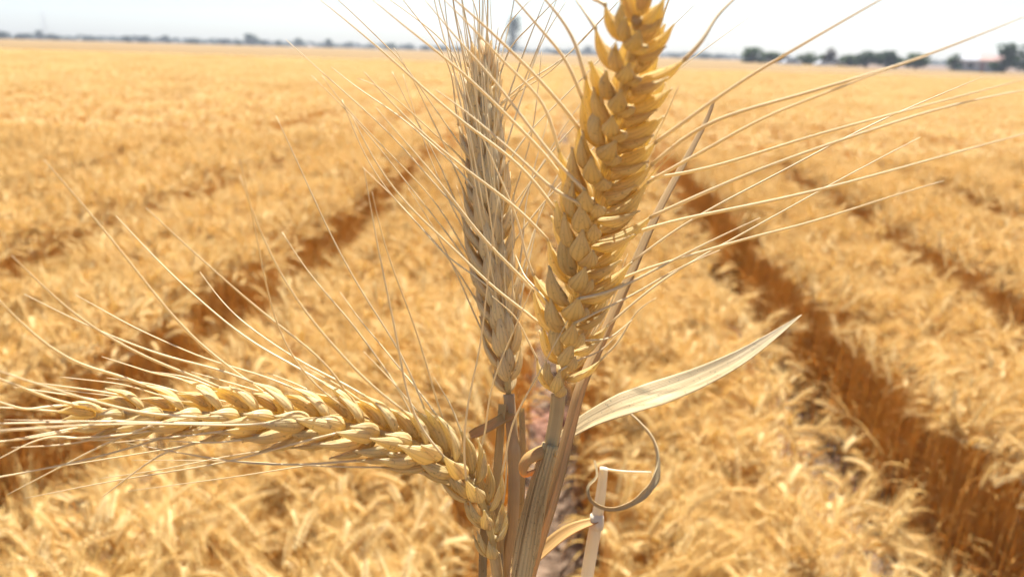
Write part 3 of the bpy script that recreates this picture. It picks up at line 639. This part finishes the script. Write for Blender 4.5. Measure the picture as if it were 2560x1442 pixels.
lf = MB(); pp = catmull([P(1212, 1300, .2125), P(1208, 1380, .213), P(1206, 1490, .2135), P(1206, 1600, .214)], 20)
ribbon(lf, pp, [.0022]*21, -CF, .25, .0003, 7, wav=.04); part("leaf_sheath", lf, M_leaf, root, off)

# --- pale cut straw beside them, with its curled leaf
spx = [(1510, 1168, .262), (1502, 1235, .262), (1491, 1305, .262), (1474, 1400, .263), (1462, 1480, .264)]
sp3 = to_ground(spx)
root = thing("cut_straw", sp3[-1], "pale cut straw with a ring-curled dry leaf, standing right of the three close wheat stalks", "straw"); off = sp3[-1].copy()
sb = MB(); tube(sb, sp3, [.0014+.0007*min(1, i/22) for i in range(len(sp3))], 12); part("stem", sb, M_pale, root, off)
nb = MB(); c = P(1492, 1304, .262); tube(nb, [c+CU*.0025, c+CU*.001, c-CU*.001, c-CU*.0025], [.0022, .0024, .0024, .0021], 12); part("node", nb, M_pale, root, off)
lf = MB(); pp = catmull([P(1494, 1300, .2605), P(1440, 1318, .260), P(1395, 1345, .2595), P(1340, 1395, .259), P(1300, 1440, .2585)], 24)
ribbon(lf, pp, [.0014+.0036*math.sin(math.pi*(.08+.8*i/24)) for i in range(25)], CU*.8-CF*.5, .2, .0003, 7, wav=.03); part("leaf_blade", lf, M_amber, root, off)
lf = MB(); ring = [(1486, 1150, .262), (1492, 1190, .259), (1470, 1218, .257), (1482, 1255, .256), (1530, 1272, .257), (1588, 1252, .259), (1632, 1205, .262), (1644, 1150, .265), (1632, 1100, .267), (1598, 1056, .269), (1560, 1022, .270)]
pp = catmull([P(*q) for q in ring], 60); ribbon(lf, pp, [.0007+.0024*math.exp(-((i/60-.62)/.17)**2)*(1+.2*math.sin(i*.9))+.0006*math.sin(math.pi*i/60) for i in range(61)], -CF*.35+CU*.9, .25, .0003, 7, twist=lambda s: 1.6*s-.3+.3*math.sin(9*s), wav=.06); part("curled_leaf", lf, M_leaf, root, off)
tb = MB(); tube(tb, catmull([P(1510, 1172, .262), P(1560, 1178, .263), P(1628, 1180, .264)], 8), [.00045-.00015*k/8 for k in range(9)], 8); part("side_twig", tb, M_pale, root, off)

# ------------------------------------------------------------------ trees, house, cars and pylons on the horizon
M_bark = plain("bark", (.16, .11, .08), .9, (.08, .055, .04), 3)
def leafmat(name, a, b):
    mt, t, nd, L = newmat(name); tc = nd("ShaderNodeTexCoord"); n = nd("ShaderNodeTexNoise"); n.inputs["Scale"].default_value = 1.3; n.inputs["Detail"].default_value = 3
    L(tc.outputs["Object"], n.inputs[0]); rp = nd("ShaderNodeValToRGB"); e = rp.color_ramp.elements; e[0].position = .35; e[0].color = (*a, 1); e[1].position = .65; e[1].color = (*b, 1); L(n.outputs[0], rp.inputs[0])
    d = nd("ShaderNodeBsdfDiffuse"); tr = nd("ShaderNodeBsdfTranslucent"); L(rp.outputs[0], d.inputs[0]); L(rp.outputs[0], tr.inputs[0])
    ms = nd("ShaderNodeMixShader"); ms.inputs[0].default_value = .3; L(d.outputs[0], ms.inputs[1]); L(tr.outputs[0], ms.inputs[2]); out = nd("ShaderNodeOutputMaterial"); L(ms.outputs[0], out.inputs[0]); return mt
G = {"g": leafmat("green_leaves", (.045, .085, .022), (.10, .15, .05)), "d": leafmat("dark_leaves", (.022, .05, .016), (.05, .085, .032)), "r": leafmat("reddish_leaves", (.075, .05, .04), (.11, .08, .06)), "b": leafmat("grey_leaves", (.05, .07, .05), (.09, .11, .08))}
def tree(px, dist, hpx, wpx_, kind, label, seed, shape='round', group=None, name="tree"):
    rg = random.Random(seed); k = dist/F; H = hpx*k+.0; W = wpx_*k; b = far(px, dist)
    H += .55*0+1.0*(dist > 0)*0
    t = thing(name, b, label, "tree", group)
    tr = MB(); h0 = H*(.12 if shape != 'tall' else .16)
    tube(tr, [Vector((0, 0, -.1)), Vector((0, 0, h0)), Vector((W*.03, 0, H*.55)), Vector((W*.02, 0, H*.85))], [W*.05, W*.04, W*.025, W*.008], 7)
    for i in range(6):
        a = i*1.9+rg.uniform(0, 1); z0 = H*rg.uniform(.2, .5)
        tube(tr, [Vector((0, 0, z0)), Vector((math.cos(a)*W*.18, math.sin(a)*W*.18, z0+H*.14)), Vector((math.cos(a)*W*.33, math.sin(a)*W*.33, z0+H*.22))], [W*.02, W*.013, W*.004], 5)
    part("trunk", tr, M_bark, t)
    cr = MB(); lumps = []
    for i in range(15 if shape != 'tall' else 22):
        a = rg.uniform(0, 6.28); z = rg.uniform(.16, .86) if shape != 'tall' else rg.uniform(.16, .92)
        env = (math.sin(math.pi*min(1, max(0, (z-.02)/.98))**.75))**.7 if shape == 'round' else math.sin(math.pi*(z*.92+.06))**.6
        r = rg.uniform(.1, .33)*env; lumps.append((Vector((math.cos(a)*r*W, math.sin(a)*r*W, z*H)), rg.uniform(.15, .26)))
    for i in range(950):
        c, lr = lumps[i % len(lumps)]
        d = Vector((rg.gauss(0, 1), rg.gauss(0, 1), rg.gauss(0, 1))).normalized()*rg.uniform(.35, 1)**.6
        p = c+Vector((d.x*lr*W, d.y*lr*W, d.z*lr*min(W*1.1, H*.8)))
        if p.z < .02*H: p.z = .02*H+rg.random()*.1*H
        if p.z > H: p.z = H*rg.uniform(.85, 1)
        s = (W*.046)*rg.uniform(.6, 1.3); q = Matrix.Rotation(rg.uniform(0, 6.28), 3, 'Z') @ Matrix.Rotation(rg.uniform(-1, 1), 3, 'X')
        cr.add([p+q @ Vector((-s, -s*.5, 0)), p+q @ Vector((s, -s*.6, 0)), p+q @ Vector((s*.8, s*.6, s*.2)), p+q @ Vector((-s*.9, s*.5, s*.2))], [(0, 1, 2, 3)], [(0, 0), (1, 0), (1, 1), (0, 1)])
    part("crown", cr, G[kind], t)
RTREES = [(1880, 195, 48, 66, "g", "rounded green tree at the left end of the right-hand tree row"), (1928, 198, 34, 60, "g", "low green tree right of the rounded end tree"), (1958, 200, 26, 40, "r", "low brownish bush between two green trees"),
 (2022, 190, 44, 56, "g", "green tree right of the white parked car"), (2058, 195, 30, 50, "g", "low green bush leaning on the reddish tree"), (2081, 188, 54, 46, "r", "dark reddish tree standing above its green neighbours"), (2125, 190, 36, 60, "g", "bright low green tree between reddish tree and darker pair"),
 (2170, 186, 52, 62, "d", "dark green tree, left of a close pair"), (2222, 186, 52, 84, "d", "wide dark green tree, right of a close pair"), (2295, 184, 44, 76, "g", "green tree at the right end of the right-hand row, behind long awns"),
 (2390, 182, 50, 40, "g", "lone round green tree left of the low house"), (2520, 180, 82, 76, "d", "tall dark tree right of the low house"), (2578, 178, 80, 70, "d", "dark tree cut by the right edge of the picture")]
for i, (px, d, h, w_, k, lb) in enumerate(RTREES): tree(px, d, h*.66+8, w_*1.0, k, lb, 50+i, group="trees at the right end of the field")
tree(1285, 420, 86, 54, "d", "tall dark narrow egg-shaped tree rising alone behind the middle ear", 91, 'tall')
LT = [(10, 17, 40, "b"), (62, 12, 40, "b"), (105, 24, 26, "b"), (135, 16, 36, "b"), (228, 13, 40, "b"), (322, 17, 26, "b"), (360, 17, 44, "b"), (416, 20, 32, "b"), (484, 15, 36, "b"), (560, 15, 44, "b"), (596, 19, 20, "d"), (632, 33, 46, "d"), (662, 15, 30, "b"), (697, 16, 22, "d"), (746, 27, 34, "d"), (822, 25, 32, "d"), (872, 15, 26, "b"), (928, 14, 24, "d"),
 (975, 17, 40, "d"), (1020, 13, 36, "b"), (1065, 14, 34, "b"), (1105, 12, 40, "b"), (1150, 11, 40, "b"), (1395, 12, 44, "b"), (1470, 26, 30, "b"), (1510, 12, 40, "b"), (1690, 12, 40, "b"), (1762, 17, 44, "d"), (1800, 12, 40, "b")]
for i, (px, h, w_, k) in enumerate(LT):
    wh = "tallest of the distant bushes left of the wheat ears" if h == 33 else None
    ref = ("at the far left of the horizon" if px < 300 else "on the left horizon" if px < 740 else "just left of the middle ear" if px < 1200 else "between the two upright ears" if px < 1550 else "right of the leaning ear")
    sz = "low grey green" if h < 16 else "small hazy" if h < 22 else "darker rounded"
    tree(px, 480+(i*37) % 90, h*.68+4, w_, k, wh or f"{sz} tree, {['first','second','third','fourth','fifth','sixth','seventh','eighth','ninth','tenth','eleventh','twelfth'][sum(1 for q in LT[:i] if (q[0] < 300, q[0] < 740, q[0] < 1200, q[0] < 1550) == (px < 300, px < 740, px < 1200, px < 1550))]} from the left {ref}", 150+i, group="far trees along the horizon")
# woodland and scrub far off that reads as one low band
sc = MB(); rg = random.Random(77)
for i in range(3600):
    a = R(rg.uniform(-44, 38)); d = rg.uniform(640, 760); x, y_ = math.sin(a)*d, math.cos(a)*d
    h = 3.2+2.4*NZ.noise(Vector((a*60, 0, 0))); p = Vector((x, y_, rg.uniform(0, 1)**1.2*max(.8, h))); s = rg.uniform(.5, 1.1); an = rg.uniform(0, 6.28)
    u_ = Vector((math.cos(an), math.sin(an), rg.uniform(-.5, .5)))*s*1.6; w_ = Vector((rg.uniform(-.3, .3), rg.uniform(-.3, .3), 1))*s
    sc.add([p-u_-w_, p+u_-w_*.8, p+u_*.8+w_, p-u_*.7+w_*.9], [(0, 1, 2, 3)], [(0, 0), (1, 0), (1, 1), (0, 1)])
o = part("distant_scrub", sc, G["b"], None); tag(o, "thin hazy band of far scrub along the horizon", "scrub", kind="stuff")
def box(mb, c, s, mi=0):
    v = [Vector((c[0]+a*s[0]/2, c[1]+b*s[1]/2, c[2]+d*s[2]/2)) for a in (-1, 1) for b in (-1, 1) for d in (-1, 1)]
    mb.add(v, [(0, 1, 3, 2), (4, 6, 7, 5), (0, 4, 5, 1), (2, 3, 7, 6), (0, 2, 6, 4), (1, 5, 7, 3)], [(0, 0)]*8, mi)
def flat(o):
    o.data.polygons.foreach_set("use_smooth", [False]*len(o.data.polygons)); return o
M_wall = plain("pale_render", (.55, .50, .44), .9, (.48, .43, .38), 2); M_roof = plain("pinkish_roof", (.42, .26, .22), .9, (.33, .2, .17), 3)
M_groof = plain("grey_roof", (.36, .36, .38), .8, (.30, .30, .32), 3); M_dark = plain("dark_glass", (.03, .035, .04), .2); M_white = plain("white_paint", (.8, .8, .8), .35); M_tyre = plain("tyre", (.03, .03, .03), .9)
b = far(2452, 205); hs = thing("house", b, "low house with grey and pinkish roofs beside the tall dark tree", "house"); hs.rotation_euler = (0, 0, -R(30))
wl = MB(); box(wl, (0, 0, 1.2), (9.4, 5, 2.4)); flat(part("wall", wl, M_wall, hs))
for x0, x1, mt in ((-5, .2, M_groof), (.23, 5, M_roof)):
    rf = MB(); v = [Vector((x, y_, z)) for x in (x0, x1) for (y_, z) in ((-2.9, 2.41), (2.9, 2.41), (0, 3.5))]
    rf.add(v, [(0, 1, 2), (3, 5, 4), (0, 3, 4, 1), (1, 4, 5, 2), (2, 5, 3, 0)], [(0, 0)]*6); flat(part("roof", rf, mt, hs))
for x in (-3.2, -1.2, 3): 
    wn = MB(); box(wn, (x, -2.52, 1.35), (1.1, .08, 1)); flat(part("window", wn, M_dark, hs))
dr = MB(); box(dr, (1, -2.52, 1.0), (.95, .08, 2)); flat(part("door", dr, M_roof, hs))
for px, lb in ((1980, "white car parked left of the green trees in the right row"), (2066, "white car parked below the dark reddish tree")):
    b = far(px, 176); c = thing("parked_car", b, lb, "car", "white cars parked beyond the field")
    bd = MB(); prof = [(-2.1, .35), (-2.15, .85), (-1.5, .98), (-.9, 1.5), (.7, 1.5), (1.3, 1.0), (2.05, .85), (2.1, .35)]
    v = [Vector((x, y_*(1 if z < 1.1 else .82), z)) for y_ in (-.85, .85) for x, z in prof]; n = len(prof)
    bd.add(v, [tuple(range(n-1, -1, -1)), tuple(range(n, 2*n))]+[(i, (i+1) % n, n+(i+1) % n, n+i) for i in range(n)], [(0, 0)]*2*n); flat(part("body", bd, M_white, c))
    wn = MB(); v = [Vector((x, s*(.873 if z < 1.1 else .735), z)) for s in (-1, 1) for x, z in ((-1.2, 1.03), (-.85, 1.42), (.62, 1.42), (1.1, 1.03))]; wn.add(v, [(0, 1, 2, 3), (7, 6, 5, 4)], [(0, 0)]*8); flat(part("window", wn, M_dark, c))
    for x in (-1.35, 1.3):
        for s in (-1, 1):
            wm = MB(); tube(wm, [Vector((x, s*.72, .33)), Vector((x, s*.90, .33))], [.33, .33], 16); part("wheel", wm, M_tyre, c)
M_steel = plain("pale_steel", (.5, .5, .52), .5)
for px, hp, lb in ((120, 52, "faint lattice pylon above the bushes at the far left"), (1766, 55, "faint lattice pylon right of the leaning ear")):
    b = far(px, 640); H = hp*640/F+2; py = thing("pylon", b, lb, "pylon", "faint power pylons on the horizon")
    tw = MB(); cs = [Vector((sx*1.6, sy*1.6, 0)) for sx, sy in ((1, 1), (1, -1), (-1, -1), (-1, 1))]; top = Vector((0, 0, H))
    lv = lambda q, s: q*(1-s)*1+Vector((q.x*.12*s, q.y*.12*s, H*s))
    for q in cs: tube(tw, [lv(q, 0), lv(q, 1)], [.07, .05], 4)
    for j in range(8):
        for k in range(4): tube(tw, [lv(cs[k], j/8), lv(cs[(k+1) % 4], (j+1)/8)], [.04, .04], 4)
    part("tower", tw, M_steel, py)
    for s in (.72, .84, .96):
        am = MB(); tube(am, [Vector((-2.6, 0, H*s)), Vector((0, 0, H*s+.25)), Vector((2.6, 0, H*s))], [.05, .09, .05], 4); part("crossarm", am, M_steel, py)

# ------------------------------------------------------------------ the air
hz = MB(); box(hz, (0, 300, 19), (2200, 1500, 40)); vm, t, nd, L = newmat("air"); pv = nd("ShaderNodeVolumePrincipled"); pv.inputs["Color"].default_value = (.82, .89, 1, 1); pv.inputs["Density"].default_value = .00045
pv.inputs["Anisotropy"].default_value = .3
out = nd("ShaderNodeOutputMaterial"); L(pv.outputs[0], out.inputs["Volume"])
o = flat(part("haze", hz, vm, None)); o["kind"] = "stuff"; o["label"] = "thin pale summer haze over the field"
